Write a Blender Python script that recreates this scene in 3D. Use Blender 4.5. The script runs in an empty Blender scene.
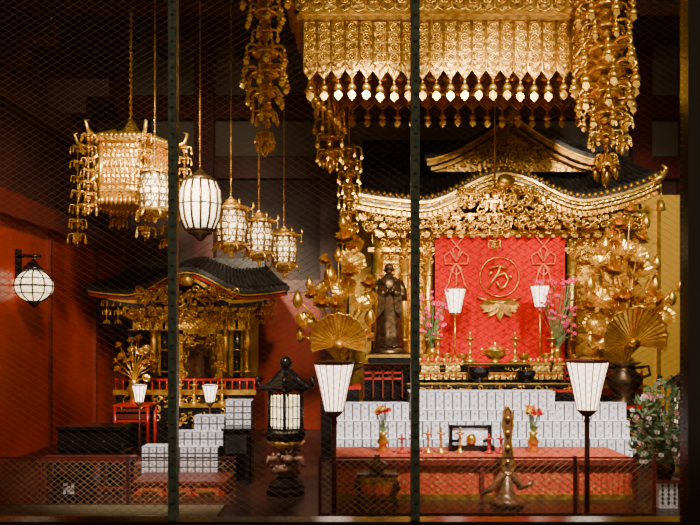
import bpy, math, random
from mathutils import Vector, Matrix
random.seed(7)
pi=math.pi
EYE=1.6
# survey helpers: convert a bearing/elevation reading at real distance D (m) into metres
def X(u,D): return (u-350)*D/750.0
def Z(v,D): return EYE+(335-v)*D/750.0
def S(D): return D/750.0

# ------------------------------------------------------------------ materials
MATS={}
def mat(name,col,metal=0.0,rough=0.5,col2=None,scale=8.0,bump=0.0,kind='noise',emit=None,estr=0.0,lo=0.35,hi=0.65,spec=None):
    m=bpy.data.materials.new(name); m.use_nodes=True
    nt=m.node_tree; N=nt.nodes; L=nt.links
    bs=N['Principled BSDF']
    bs.inputs['Base Color'].default_value=(*col,1); bs.inputs['Metallic'].default_value=metal
    bs.inputs['Roughness'].default_value=rough
    if spec is not None: bs.inputs['Specular IOR Level'].default_value=spec
    if emit:
        bs.inputs['Emission Color'].default_value=(*emit,1); bs.inputs['Emission Strength'].default_value=estr
    if col2 or bump:
        tc=N.new('ShaderNodeTexCoord')
        if kind=='voronoi':
            t=N.new('ShaderNodeTexVoronoi'); out='Distance'
        elif kind=='lattice':
            t=None
        else:
            t=N.new('ShaderNodeTexNoise'); out='Fac'; t.inputs['Detail'].default_value=4
        if t:
            t.inputs['Scale'].default_value=scale; L.new(tc.outputs['Object'],t.inputs['Vector']); sock=t.outputs[out]
        else:
            sep=N.new('ShaderNodeSeparateXYZ'); L.new(tc.outputs['Object'],sep.inputs[0])
            def sn(a,b,sgn):
                ad=N.new('ShaderNodeMath'); ad.operation='ADD' if sgn>0 else 'SUBTRACT'
                L.new(a,ad.inputs[0]); L.new(b,ad.inputs[1])
                mu=N.new('ShaderNodeMath'); mu.operation='MULTIPLY'; mu.inputs[1].default_value=scale; L.new(ad.outputs[0],mu.inputs[0])
                si=N.new('ShaderNodeMath'); si.operation='SINE'; L.new(mu.outputs[0],si.inputs[0])
                ab=N.new('ShaderNodeMath'); ab.operation='ABSOLUTE'; L.new(si.outputs[0],ab.inputs[0]); return ab.outputs[0]
            a=sn(sep.outputs['X'],sep.outputs['Z'],1); b=sn(sep.outputs['X'],sep.outputs['Z'],-1)
            mi=N.new('ShaderNodeMath'); mi.operation='MINIMUM'; L.new(a,mi.inputs[0]); L.new(b,mi.inputs[1]); sock=mi.outputs[0]
        if col2:
            r=N.new('ShaderNodeValToRGB'); r.color_ramp.elements[0].color=(*col2,1); r.color_ramp.elements[1].color=(*col,1)
            r.color_ramp.elements[0].position=lo; r.color_ramp.elements[1].position=hi
            L.new(sock,r.inputs[0]); L.new(r.outputs[0],bs.inputs['Base Color'])
        if bump:
            bp=N.new('ShaderNodeBump'); bp.inputs['Strength'].default_value=bump; bp.inputs['Distance'].default_value=0.02
            L.new(sock,bp.inputs['Height']); L.new(bp.outputs[0],bs.inputs['Normal'])
    MATS[name]=m; return m
GOLD=mat('gold_leaf',(1.0,0.65,0.11),0.88,0.29,(0.72,0.38,0.045),9,0.22)
GOLDO=mat('gold_openwork',(1.0,0.62,0.11),0.88,0.33,(0.10,0.035,0.004),26,0.5,'voronoi',lo=0.08,hi=0.42)
GOLDP=mat('gold_plate_aged',(0.62,0.34,0.05),0.7,0.42,(0.25,0.11,0.015),12,0.2)
GOLDD=mat('dark_gold',(0.55,0.30,0.06),0.85,0.38,(0.11,0.045,0.008),20,0.4,'voronoi',lo=0.1,hi=0.5)
GOLDW=mat('gold_wall_panel',(1.0,0.60,0.07),0.35,0.4,(0.50,0.23,0.015),70,0.2,'lattice',lo=0.1,hi=0.5)
BRZ=mat('bronze',(0.17,0.095,0.04),0.8,0.33,(0.05,0.028,0.014),12,0.2)
BLK=mat('black_lacquer',(0.008,0.006,0.006),0.0,0.2)
BLKT=mat('black_tile',(0.035,0.03,0.03),0.2,0.38,(0.012,0.010,0.010),6,0.1)
RED=mat('vermilion_wall',(0.46,0.042,0.010),0.0,0.32,(0.34,0.028,0.007),1.5,0.03)
REDD=mat('dark_red_wood',(0.16,0.018,0.009),0.0,0.38,(0.10,0.012,0.007),3,0.03)
REDL=mat('red_lacquer',(0.45,0.015,0.007),0.0,0.25)
DARKR=mat('brown_red_timber',(0.08,0.018,0.011),0.0,0.5,(0.045,0.010,0.007),3,0.05)
BEAM=mat('dark_beam_timber',(0.06,0.013,0.009),0.0,0.5,(0.035,0.008,0.006),3,0.05)  # darker tone of the brown-red timber, for beams and upper left wall
CURT=mat('red_silk',(0.62,0.0018,0.001),0.0,0.8,(0.40,0.0006,0.0004),14,0.2,'voronoi',lo=0.15,hi=0.4,spec=0.08)
PINK=mat('glowing_pink_petal',(0.9,0.04,0.22),0.0,0.45,emit=(0.95,0.06,0.28),estr=0.30)  # petals emit a little added glow so they stand out; not a lamp
PALEP=mat('pale_pink_petal',(0.8,0.42,0.45),0.0,0.5)
PAPER=mat('lamp_paper',(1,0.93,0.82),0,0.6,emit=(1,0.74,0.56),estr=4.2)
PAPERL=mat('lantern_paper',(1,0.93,0.8),0,0.6,emit=(1,0.78,0.44),estr=2.3)
PAPERD=mat('lantern_pane',(1,0.9,0.7),0,0.6,emit=(1,0.70,0.32),estr=2.0)
WHITE=mat('white_wrapped_paper',(0.95,0.94,0.97),0,0.6,(0.86,0.85,0.90),14,0.03)
GREY=mat('grey_gap',(0.12,0.09,0.09),0,0.7)
BROC=mat('salmon_brocade',(0.48,0.055,0.022),0.0,0.7,(0.55,0.27,0.07),26,0.1,'voronoi',lo=0.12,hi=0.4,spec=.2)
PALE=mat('plaster',(0.24,0.20,0.16),0,0.8)
FLOORM=mat('lacquered_floor',(0.04,0.014,0.008),0,0.3,(0.025,0.009,0.006),2,0.03)
MATT=mat('tatami',(0.17,0.12,0.055),0,0.8,(0.11,0.08,0.03),60,0.1)
FRAME=mat('painted_steel_post',(0.11,0.16,0.13),0.2,0.45,(0.05,0.075,0.06),30,0.1)
WIRE=mat('screen_wire',(0.24,0.17,0.12),0.2,0.45)
WIREF=mat('barrier_wire',(0.60,0.33,0.15),0.5,0.42)
GREEN=mat('leaf_green',(0.09,0.17,0.05),0,0.5,(0.19,0.28,0.11),9,0)
PETW=mat('white_blossom',(0.82,0.76,0.70),0,0.5)
PETR=mat('red_blossom',(0.65,0.05,0.03),0,0.5)
PETY=mat('yellow_blossom',(0.85,0.55,0.05),0,0.5)
BROWN=mat('brown_carved_wood',(0.28,0.13,0.065),0.1,0.45,(0.09,0.035,0.02),18,0.5,'voronoi',lo=.1,hi=.5)
WOOD=mat('golden_brown_wood',(0.24,0.10,0.035),0.3,0.35,(0.11,0.045,0.014),14,0.15)
SILV=mat('tarnished_brass',(0.50,0.35,0.16),0.85,0.35,(0.2,0.12,0.05),20,0.3)
KNOT=mat('knot_cord',(0.85,0.13,0.06),0,.5)

# ------------------------------------------------------------------ mesh builder
class B:
    def __init__(s): s.v=[];s.f=[];s.m=[];s.sm=[];s.mats=[]
    def mi(s,m):
        if m not in s.mats: s.mats.append(m)
        return s.mats.index(m)
    def add(s,vs,fs,m,smooth=False):
        o=len(s.v)
        s.v.extend([tuple(p) for p in vs]); k=s.mi(m)
        for f in fs: s.f.append(tuple(i+o for i in f)); s.m.append(k); s.sm.append(smooth)
    def box(s,x0,x1,y0,y1,z0,z1,m):
        if x0>x1:x0,x1=x1,x0
        if z0>z1:z0,z1=z1,z0
        vs=[(x,y,z) for x in(x0,x1) for y in(y0,y1) for z in(z0,z1)]
        s.add(vs,[(0,1,3,2),(4,6,7,5),(0,4,5,1),(2,3,7,6),(0,2,6,4),(1,5,7,3)],m)
    def prism(s,pts,y0,y1,m):
        n=len(pts); vs=[(x,y0,z) for x,z in pts]+[(x,y1,z) for x,z in pts]
        s.add(vs,[tuple(range(n)),tuple(range(2*n-1,n-1,-1))]+[(i,i+n,(i+1)%n+n,(i+1)%n) for i in range(n)],m)
    def lathe(s,x,y,prof,m,n=16,smooth=True,z=0,rot=0,sy=1):
        vs=[];fs=[]
        for r,h in prof:
            for i in range(n):
                a=2*pi*i/n+rot; vs.append((x+r*math.cos(a),y+sy*r*math.sin(a),z+h))
        for j in range(len(prof)-1):
            for i in range(n):
                k=(i+1)%n; fs.append((j*n+i,j*n+k,(j+1)*n+k,(j+1)*n+i))
        fs.append(tuple(range(n-1,-1,-1))); fs.append(tuple((len(prof)-1)*n+i for i in range(n)))
        s.add(vs,fs,m,smooth)
    def sph(s,c,r,m,n=8,k=5):
        if not hasattr(r,'__len__'): r=(r,r,r)
        vs=[(c[0],c[1],c[2]-r[2])];fs=[]
        for j in range(1,k):
            a=-pi/2+pi*j/k
            for i in range(n):
                t=2*pi*i/n; vs.append((c[0]+r[0]*math.cos(a)*math.cos(t),c[1]+r[1]*math.cos(a)*math.sin(t),c[2]+r[2]*math.sin(a)))
        vs.append((c[0],c[1],c[2]+r[2]))
        for i in range(n): fs.append((0,1+(i+1)%n,1+i))
        for j in range(k-2):
            for i in range(n):
                q=(i+1)%n; fs.append((1+j*n+i,1+j*n+q,1+(j+1)*n+q,1+(j+1)*n+i))
        e=len(vs)-1
        for i in range(n): fs.append((e,1+(k-2)*n+i,1+(k-2)*n+(i+1)%n))
        s.add(vs,fs,m,True)
    def tube(s,pts,r,m,n=5,closed=False):
        pts=[Vector(p) for p in pts]; L=len(pts)
        if not hasattr(r,'__len__'): r=[r]*L
        vs=[];fs=[]; up=Vector((0.13,0.97,0.2))
        for i,p in enumerate(pts):
            if closed: t=pts[(i+1)%L]-pts[i-1]
            else: t=pts[min(i+1,L-1)]-pts[max(i-1,0)]
            if t.length<1e-9: t=Vector((0,0,1))
            t.normalize(); a=t.cross(up)
            if a.length<1e-3: a=t.cross(Vector((1,0,0)))
            a.normalize(); b=t.cross(a)
            for k in range(n):
                g=2*pi*k/n; vs.append(p+(a*math.cos(g)+b*math.sin(g))*r[i])
        for i in range(L if closed else L-1):
            j=(i+1)%L
            for k in range(n):
                q=(k+1)%n; fs.append((i*n+k,i*n+q,j*n+q,j*n+k))
        if not closed: fs.append(tuple(range(n-1,-1,-1))); fs.append(tuple((L-1)*n+k for k in range(n)))
        s.add(vs,fs,m,n>3)
    def cyl(s,p0,p1,r,m,n=8,r1=None): s.tube([p0,p1],[r,r if r1 is None else r1],m,n)
    def ring(s,c,r,t,m,axis='y',n=14,k=4):
        pts=[]
        for i in range(n):
            a=2*pi*i/n;q=(r*math.cos(a),r*math.sin(a))
            pts.append((c[0]+q[0],c[1],c[2]+q[1]) if axis=='y' else (c[0]+q[0],c[1]+q[1],c[2]))
        s.tube(pts,t,m,k,True)
    def petal(s,base,d,nrm,L,W,m,curl=0.3):
        d=Vector(d).normalized(); nrm=Vector(nrm); nrm=(nrm-d*nrm.dot(d)).normalized(); sd=d.cross(nrm); base=Vector(base)
        vs=[];ws=[0.25,0.8,1.0,0.7,0.05]
        for j,w in enumerate(ws):
            t=j/4.0; c=base+d*L*t+nrm*(curl*L*t*t)
            for q in(-1,0,1): vs.append(c+sd*(q*W*0.5*w)+nrm*(abs(q)*W*0.18*w))
        fs=[]
        for j in range(4):
            for q in range(2): a=j*3+q; fs.append((a,a+1,a+4,a+3))
        s.add(vs,fs,m,True)
    def flower(s,c,r,m,n=8,up=(0,-0.4,1),layers=2,cen=None):
        up=Vector(up).normalized(); a=up.orthogonal().normalized(); b=up.cross(a)
        for l in range(layers):
            k=0.45+0.55*l
            for i in range(n):
                g=2*pi*(i+0.5*l)/n; o=a*math.cos(g)+b*math.sin(g)
                s.petal(c,(o*k+up*(1.1-0.6*l)),up-o*0.5,r*(1-.1*l),r*0.55,m,0.1)
        if cen: s.sph(Vector(c)+up*r*0.3,r*0.22,cen,6,4)
    def fan(s,c,r,m,nrm=(0,-1,0.15),n=48,cup=0.22):
        nrm=Vector(nrm).normalized(); a=nrm.cross(Vector((0,0,1)))
        if a.length<.01:a=Vector((1,0,0))
        a.normalize(); b=nrm.cross(a); c=Vector(c); vs=[c];fs=[]
        for j in range(1,6):
            t=j/5.0
            for i in range(n):
                g=2*pi*i/n; w=(0.025 if i%2 else -0.025)*t
                rr=r*t*(1+(0.06*math.cos(g*7) if j==5 else 0)); vs.append(c+(a*math.cos(g)+b*math.sin(g))*rr+nrm*(r*(cup*t*t+w-(.12 if j==5 else 0)+.05*t*math.cos(g*3))))
        for i in range(n): fs.append((0,1+i,1+(i+1)%n))
        for j in range(4):
            for i in range(n):
                k=(i+1)%n; fs.append((1+j*n+i,1+j*n+k,1+(j+1)*n+k,1+(j+1)*n+i))
        s.add(vs,fs,m,False)
        s.sph(c+nrm*r*.04,r*.14,m,8,5)
    def shell(s,base,R,m):
        # upright scalloped half-disc lotus leaf with deep radial ribs
        n=44; base=Vector(base); vs=[];fs=[]
        for j in range(7):
            t=.12+.88*j/6
            for i in range(n+1):
                a=pi*(-.08+1.16*i/n); w=.035*t*(1 if i%2 else -1)
                rr=R*t*(1+(.05*abs(math.sin(i*pi/4)) if j==6 else 0))*(.86+.14*math.sin(max(0,min(pi,a))))
                vs.append(base+Vector((math.cos(a)*rr,R*(w-.30*t*t*(.4+.6*math.sin(max(0,min(pi,a))))),math.sin(a)*rr)))
        for j in range(6):
            for i in range(n): a=j*(n+1)+i; fs.append((a,a+1,a+n+2,a+n+1))
        s.add(vs,fs,m,False)
        rim=[tuple(v) for v in vs[-(n+1):]]
        s.tube(rim,R*.03,m,5); s.sph(base,(R*.2,R*.16,R*.16),m,10,6)
    def sheet(s,fn,nu,nv,m,smooth=True):
        vs=[fn(i/nu,j/nv) for j in range(nv+1) for i in range(nu+1)]
        s.add(vs,[(j*(nu+1)+i,j*(nu+1)+i+1,(j+1)*(nu+1)+i+1,(j+1)*(nu+1)+i) for j in range(nv) for i in range(nu)],m,smooth)
    def put(s,t,M):
        o=len(s.v); s.v.extend([tuple(M@Vector(p)) for p in t.v])
        idx=[s.mi(m) for m in t.mats]
        for f,k,g in zip(t.f,t.m,t.sm): s.f.append(tuple(i+o for i in f)); s.m.append(idx[k]); s.sm.append(g)
    def scroll(s,x0,x1,z0,z1,y,n,r,t,m,dy=0.03):
        for _ in range(n):
            cx=random.uniform(x0,x1);cz=random.uniform(z0,z1);a0=random.uniform(0,6.28);sg=random.choice((-1,1));rr=r*random.uniform(.6,1.2)
            yy=y-random.uniform(0,dy); P=[]
            for i in range(9):
                q=i/8; a=a0+sg*q*4.6; R=rr*(1-0.8*q); P.append((cx+R*math.cos(a),yy-0.3*rr*q,cz+R*math.sin(a)))
            s.tube(P,[t*(1.0-0.3*i/8) for i in range(9)],m,4)
            s.sph((P[-1][0],P[-1][1],P[-1][2]),t*1.5,m,6,4)
    def build(s,name):
        xs=[p[0] for p in s.v];ys=[p[1] for p in s.v];zs=[p[2] for p in s.v]
        o=((min(xs)+max(xs))/2,(min(ys)+max(ys))/2,min(zs))
        me=bpy.data.meshes.new(name)
        me.from_pydata([(p[0]-o[0],p[1]-o[1],p[2]-o[2]) for p in s.v],[],s.f)
        for m in s.mats: me.materials.append(m)
        me.polygons.foreach_set('material_index',s.m); me.polygons.foreach_set('use_smooth',s.sm)
        me.update()
        ob=bpy.data.objects.new(name,me); ob.location=o; bpy.context.scene.collection.objects.link(ob)
        return ob
BEAD=B(); BEAD.sph((0,0,0),1,GOLD,6,4)
def bead(b,c,r): b.put(BEAD,Matrix.Translation(Vector(c))@Matrix.Scale(r,4))
# ------------------------------------------------------------------ ROOM
CEIL=7.6; XL=-3.95; XR=6.2; YB=12.9
b=B(); b.box(-7,7.5,-2,13.1,-0.12,0.0,FLOORM); b.build('floor')
b=B(); b.box(-7,7.5,4.0,13.1,CEIL,CEIL+.1,DARKR); b.build('ceiling')
b=B(); b.box(XL,XR,YB,YB+.15,0,CEIL,DARKR); b.build('wall_back')
b=B()
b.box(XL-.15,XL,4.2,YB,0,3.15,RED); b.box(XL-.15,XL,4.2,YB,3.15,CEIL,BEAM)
for y in (6.2,8.0,9.85,11.6): 
    b.box(XL,XL+.035,y-.03,y+.03,0.1,3.0,REDD)
b.build('wall_left')
b=B(); b.box(XR,XR+.15,4.2,YB,0,CEIL,DARKR); b.build('wall_right')
b=B()
b.box(XL,XL+.14,4.2,YB,2.95,3.22,REDD); b.box(XL,XL+.2,4.2,YB,4.2,4.5,DARKR); b.box(XL,XL+.05,4.2,YB,0,0.16,REDD)
b.build('trim_1')
b=B()
D=12.7
b.box(XL+.2,XR,D,YB,Z(178,D),Z(157,D),REDD)
b.box(XL+.2,XR,D+.1,YB,Z(155,D),Z(120,D),PALE)
b.box(XL+.2,XR,D,YB,Z(118,D),Z(95,D),REDD)
b.box(XL+.2,XR,D+.1,YB,Z(93,D),Z(40,D),PALE)
for u in (118,205,330,640,690): b.box(X(u,D)-.16,X(u,D)+.16,D-.12,YB,0,CEIL,REDD)
b.box(X(205,D),X(330,D),D+.05,YB,0.0,Z(290,D),RED)
b.box(XL+.2,XR,D+.02,YB,Z(292,D),Z(280,D),REDD)
b.build('trim_2')
b=B()
for y,z,w in ((6.6,5.0,.3),(8.6,5.4,.32),(10.8,5.9,.35)):
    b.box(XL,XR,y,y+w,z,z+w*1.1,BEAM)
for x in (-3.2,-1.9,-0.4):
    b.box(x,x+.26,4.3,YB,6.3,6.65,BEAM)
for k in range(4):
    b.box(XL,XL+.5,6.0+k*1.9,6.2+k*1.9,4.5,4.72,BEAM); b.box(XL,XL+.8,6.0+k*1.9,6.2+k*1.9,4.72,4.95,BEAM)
b.build('trim_3')
b=B(); b.box(XL+.06,X(225,6.95),6.4,6.93,0.0,0.03,MATT); 
b.box(XL+.06,X(165,6.4),6.33,6.4,0,0.06,GOLDP); b.build('tatami_mat')

# ------------------------------------------------------------------ window with posts + wire screen
def clipline(x0,x1,z0,z1,c,k):
    pts=[]
    for x in (x0,x1):
        z=k*x+c
        if z0<=z<=z1: pts.append((x,z))
    for z in (z0,z1):
        x=(z-c)/k
        if x0<x<x1: pts.append((x,z))
    return pts[:2] if len(pts)>=2 else None
def wiremesh(b,x0,x1,z0,z1,y,sp,k,t,m):
    for sg in (1,-1):
        kk=k*sg; cs=[z0-kk*x0,z0-kk*x1,z1-kk*x0,z1-kk*x1]; c=min(cs)+sp*.5
        while c<max(cs):
            p=clipline(x0,x1,z0,z1,c,kk)
            if p: b.tube([(p[0][0],y+.001*sg,p[0][1]),(p[1][0],y+.001*sg,p[1][1])],t,m,3)
            c+=sp
b=B(); D=4.0
def post(u,w): b.box(X(u,D)-w*S(D)/2,X(u,D)+w*S(D)/2,D-.03,D+.03,.6,5.2,FRAME)
post(173.5,8.5); post(415,8.5)
b.box(X(684,D),X(712,D),D-.05,D+.05,0,5.2,BLK)
b.box(-4.2,X(712,D),D-.06,D+.06,0.0,Z(519,D),BLK)
b.box(-4.2,X(712,D),D-.04,D+.04,5.2,5.35,FRAME)
b.box(-4.2,-4.1,D-.05,D+.05,0,5.2,FRAME)
wiremesh(b,-4.1,X(684,D),Z(519,D),5.2,D+.01,.036,.62,.00095,WIRE)
for u in (173.5,415):
    z=.7
    while z<5.1:
        b.box(X(u,D)-.008,X(u,D)+.010,D-.034,D-.03,z,z+.010,BLKT); z+=.07
b.build('window_1')

# ------------------------------------------------------------------ yoraku pendants
def leaf(b,x,y,z,h,m=GOLD):
    w=h*.36
    b.prism([(x,z),(x+w*.7,z-h*.25),(x+w,z-h*.6),(x+w*.3,z-h*.8),(x,z-h),(x-w*.3,z-h*.8),(x-w,z-h*.6),(x-w*.7,z-h*.25)],y-.004,y+.004,m)
def yoraku(b,x,y,z1,z0,R,levels,prof=None,arms=6,tail=True):
    H=z1-z0; b.cyl((x,y,z1+.02),(x,y,z0+.06*H),.008,GOLDD,5)
    for i in range(levels):
        t=i/max(1,levels-1); z=z1-H*.84*t; r=R*(prof(t) if prof else (1-.45*t))
        b.lathe(x,y,[(r*.08,r*.34),(r*.34,r*.26),(r*.56,r*.02),(r*.62,-r*.08),(r*.4,-r*.05),(r*.06,-.0)],GOLD,10,True,z)
        b.flower((x,y,z-r*.25),r*.5,GOLD,7,(0,0,-1),2)
        b.sph((x,y,z-r*.3),(r*.3,r*.3,r*.26),GOLDP,8,5)
        off=random.uniform(0,1)
        for k in range(arms):
            a=2*pi*(k+off)/arms; ca,sa=math.cos(a),math.sin(a)
            P=[(x+ca*r*q,y+sa*r*q,z+r*h) for q,h in ((.1,0),(.5,.25),(.85,.2),(1.0,-.02),(.9,-.14),(.8,-.06))]
            b.tube(P,[r*.06,r*.08,r*.08,r*.07,r*.05,r*.04],GOLD,4)
            xx=x+ca*r*.98; yy=y+sa*r*.98; zz=z-r*.22
            bead(b,(xx,yy,zz),r*.10)
            b.lathe(xx,yy,[(r*.04,0),(r*.12,-r*.08),(r*.18,-r*.27),(r*.0,-r*.3)],GOLD,6,True,zz-r*.05)
            leaf(b,xx,yy-r*.05,zz-r*.28,r*.34)
    if tail:
        r=R*.50; z=z0+.18*H
        b.lathe(x,y,[(r*.15,.0),(r*.55,-r*.25),(r*.75,-r*.8),(r*1.0,-r*1.1),(r*.8,-r*1.15),(r*.6,-r*1.15)],GOLD,12,True,z)
        b.ring((x,y,z-r*1.1),r,r*.09,GOLD,'z',14,4)
        for k in range(6):
            a=2*pi*k/6; b.lathe(x+r*.8*math.cos(a),y+r*.8*math.sin(a),[(r*.06,0),(r*.2,-r*.3),(r*.14,-r*.7),(0.001,-r*.9)],GOLD,6,True,z-r*1.1)
        b.lathe(x,y,[(r*.1,0),(r*.4,-r*.4),(r*.3,-r*1.1),(.001,-r*1.5)],GOLD,8,True,z-r*1.1)

# ------------------------------------------------------------------ golden canopy
b=B()
D0,D1=7.6,9.2
xl0,xr0=X(303,D0),X(598,D0); xl1,xr1=X(345,D1),X(600,D1)
zt=Z(22,D0); zb=Z(80,D0)
def plaque(w,h,rows,pend=1.0):
    t=B(); W=w*.46
    t.prism([(-W,0),(W,0),(W,-.84*h),(0,-h),(-W,-.84*h)],-.006,.006,GOLDD)
    t.tube([(-W,-.01,0),(-W,-.01,-.84*h),(0,-.01,-h),(W,-.01,-.84*h),(W,-.01,0)],.009,GOLD,4)
    if rows>1: t.tube([(-W,-.01,-.70*h),(0,-.01,-.86*h),(W,-.01,-.70*h)],.009,GOLD,4)
    for i in range(rows):
        z=-h*(.1+.17*i) if rows>1 else -h*.4
        t.ring((0,-.014,z),w*.27,.011,GOLD,'y',10,4)
        for a in range(4): t.sph((w*.12*math.cos(a*pi/2),-.016,z+w*.12*math.sin(a*pi/2)),w*.10,GOLD,5,3)
        if rows>1: t.box(-W,W,-.018,.0,z-h*.092,z-h*.074,GOLD)
    if pend:
        z=-h
        t.sph((0,0,z-.02),.018,GOLD,6,4)
        t.lathe(0,0,[(.008,0),(.034,-.02),(.046,-.06),(.0,-.075)],GOLD,8,True,z-.04)
        t.prism([(0,z-.11),(.036,z-.14),(.04,z-.17),(0,z-.215),(-.04,z-.17),(-.036,z-.14)],-.004,.004,GOLD)
    return t
def row(pA,pB,n,zt,h,rows=4,pend=1):
    pA=Vector(pA);pB=Vector(pB);d=(pB-pA); w=d.length/n; t=plaque(w,h,rows,pend); a=math.atan2(d.y,d.x)
    for i in range(n):
        p=pA+d*((i+.5)/n)
        b.put(t,Matrix.Translation((p.x,p.y,zt+random.uniform(-.004,.004)))@Matrix.Rotation(a+random.uniform(-.07,.07),4,'Z')@Matrix.Rotation(random.uniform(-.05,.05),4,'X'))
row((xl0,D0),(xr0,D0),21,zt,zt-zb,4)
row((xl0+.03,D0+.02),(xl1,D1),11,zt,zt-zb,4)
row((xr0-.03,D0+.02),(xr1,D1),11,zt,zt-zb,4)
row((xl1,D1),(xr1,D1),17,zt+.05,zt-zb-.12,4)
b.prism([(xl0-.06,zt),(xr0+.06,zt),(xr0+.06,zt+.05),(xl0-.06,zt+.05)],D0-.06,D1+.06,GOLDP)
for k,(o,z) in enumerate(((.08,.08),(.16,.32),(.24,.56))):
    b.box(xl0-o,xr0+o,D0-o,D0-o+.05,zt+z-.03,zt+z+.03,GOLD)
    row((xl0-o,D0-o),(xr0+o,D0-o),22,zt+z+.19,.2,1,0)
    b.box(xl0-o,xl0-o+.05,D0-o,D1,zt+z-.03,zt+z+.03,GOLD); b.box(xr0+o-.05,xr0+o,D0-o,D1,zt+z-.03,zt+z+.03,GOLD)
b.scroll(xl0-.1,xr0+.1,zt+.75,zt+1.1,D0-.2,60,.09,.014,GOLD)
b.box(xl0,xr0,D0+.1,D1,zt+.1,zt+.7,GOLDD)
for x in (xl0+.3,xr0-.3):
    for y in (D0+.3,D1-.3): b.cyl((x,y,zt+.7),(x,y,CEIL),.03,GOLDD,8)
for j in range(2):
    yy=D0+.6+j*.5; zq=zb+.18
    for i in range(15):
        x=xl0+.3+(xr0-xl0-.5)*i/14; 
        b.cyl((x,yy,zt),(x,yy,zq+.1),.008,GOLDD,4); b.lathe(x,yy,[(.01,0),(.05,-.04),(.06,-.09),(0.001,-.11)],GOLD,6,True,zq+.12)
        leaf(b,x,yy,zq,.14)
b.build('golden_canopy')

def corner(u,D,v1,v0,Rpx,levels,prof=None,arms=6):
    b=B(); x=X(u,D); R=Rpx*S(D)
    yoraku(b,x,D,Z(v1,D),Z(v0,D),R,levels,prof,arms)
    b.cyl((x,D,Z(v1,D)),(x,D,CEIL),.012,GOLDD,6)
    return b.build('hanging_gold_ornament')
def und(t): return (1.15,.95,.65,1.1,1.15,.9,.65,.42)[min(7,int(t*7.99))]
corner(265,7.1,-8,162,20,8,und,6)
corner(606,7.3,-15,190,27,9,lambda t:(1.0,.85,1.05,1.15,1.0,.8,.62,.42)[min(7,int(t*7.99))],7)
corner(330,9.4,92,165,17,5,lambda t:1.0-.2*t)
corner(349,9.8,150,240,13,7,lambda t:1.0-.3*t,6)
corner(622,9.6,80,150,14,4,lambda t:1.0-.3*t,5)
corner(495,10.0,190,252,8,5,lambda t:1.2-.4*t,5)

# ------------------------------------------------------------------ main altar shrine
def hump(t,c=.62):
    a=abs(t)/c
    return .5*(1+math.cos(pi*a)) if a<1 else 0
def karaband(b,cx,hw,zf,y0,y1,o0,o1,m,N=56,k=1.0):
    vs=[]
    for i in range(N+1):
        t=-1+2*i/N; x=cx+hw*k*t; z=zf(t)
        for (y,o) in ((y0,o0),(y0,o1),(y1,o1),(y1,o0)): vs.append((x,y,z+o))
    fs=[]
    for i in range(N):
        a=i*4;c=a+4
        for q in range(4): w=(q+1)%4; fs.append((a+q,a+w,c+w,c+q))
    fs.append((3,2,1,0)); e=N*4; fs.append((e,e+1,e+2,e+3))
    b.add(vs,fs,m,False)
b=B(); D=10.5; s=S(D); cx=X(503,D); hw=155*s
zf=lambda t: Z(207,D)+ (30*s)*hump(t,.55)+ (26 if t>0 else 12)*s*abs(t)**3.2
karaband(b,cx,hw,zf,D-.10,D+.1,-.09,.0,GOLDO)
karaband(b,cx,hw,zf,D-.14,D-.08,.0,.035,GOLD)
karaband(b,cx,hw,zf,D-.12,D-.08,-.10,-.085,GOLD)
karaband(b,cx,hw,zf,D-.06,D+.2,-.2,-.09,GOLDD,k=.97)
karaband(b,cx,hw,zf,D-.12,D-.05,-.055,-.04,BLK)
karaband(b,cx,hw,zf,D-.12,D+.12,.035,.09,BLKT,k=1.01)
for i in range(60):
    t=-.97+1.94*i/59; x=cx+hw*t; z=zf(t)-.15
    b.box(x-.018,x+.018,D-.12,D+.5,z-.035,z+.02,GOLD)
for i in range(48):
    t=-.9+1.8*i/47; x=cx+hw*t; z=zf(t)-.24
    b.box(x-.02,x+.02,D-.02,D+.5,z-.03,z+.03,GOLDP)
rise=.95; dep=1.3
def rs(u,v):
    t=-1+2*u; x=cx+hw*t*(1-.12*v); z=zf(t)+.09
    return (x,D-.1+dep*v,z+rise*(v**1.25)-(zf(t)-Z(207,D))*v*.8)
b.sheet(rs,60,8,BLKT)
for i in range(53):
    u=i/52; b.tube([rs(u,v/6) for v in range(7)],.034,BLKT,6); p=rs(u,0); b.sph((p[0],p[1]-.02,p[2]),.038,GOLDP,6,4)
p0=rs(0,1);p1=rs(1,1)
b.box(p0[0]-.05,p1[0]+.05,p0[1]-.1,p0[1]+.12,p0[2]-.15,p0[2]+.15,BLKT)
D2=10.75; s2=S(D2); gx=X(510,D2)
def gz(t): return Z(163,D2)+ (44*s2)*(1-abs(t))**1.5
karaband(b,gx,86*s2,gz,D2-.1,D2+.9,.02,.10,BLKT); karaband(b,gx,84*s2,gz,D2-.15,D2-.08,-.07,.02,GOLDP); karaband(b,gx,80*s2,gz,D2-.12,D2-.07,-.13,-.09,GOLDP)
karaband(b,gx,84*s2,gz,D2-.17,D2-.15,-.0,.02,GOLD)
n=24; pts=[(gx+80*s2*(-1+2*i/n),gz(-1+2*i/n)-.06) for i in range(n+1)]
b.prism([(gx-78*s2,Z(165,D2)-.1)]+pts+[(gx+78*s2,Z(165,D2)-.1)],D2-.02,D2+.05,GOLDD)
b.scroll(gx-40*s2,gx+40*s2,Z(163,D2),Z(140,D2),D2-.04,50,.07,.014,GOLD)
b.sph((gx,D2-.1,gz(0)+.05),(.1,.06,.16),GOLD,8,6)
b.scroll(cx-45*s,cx+45*s,Z(207,D)-.1,Z(190,D),D-.1,90,.08,.016,GOLD,.08)
b.scroll(cx-140*s,cx+140*s,Z(226,D)-.05,Z(212,D),D+.05,190,.065,.014,GOLD,.12)
b.sph((cx,D-.2,Z(184,D)),(.13,.06,.1),GOLD,8,6)
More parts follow.
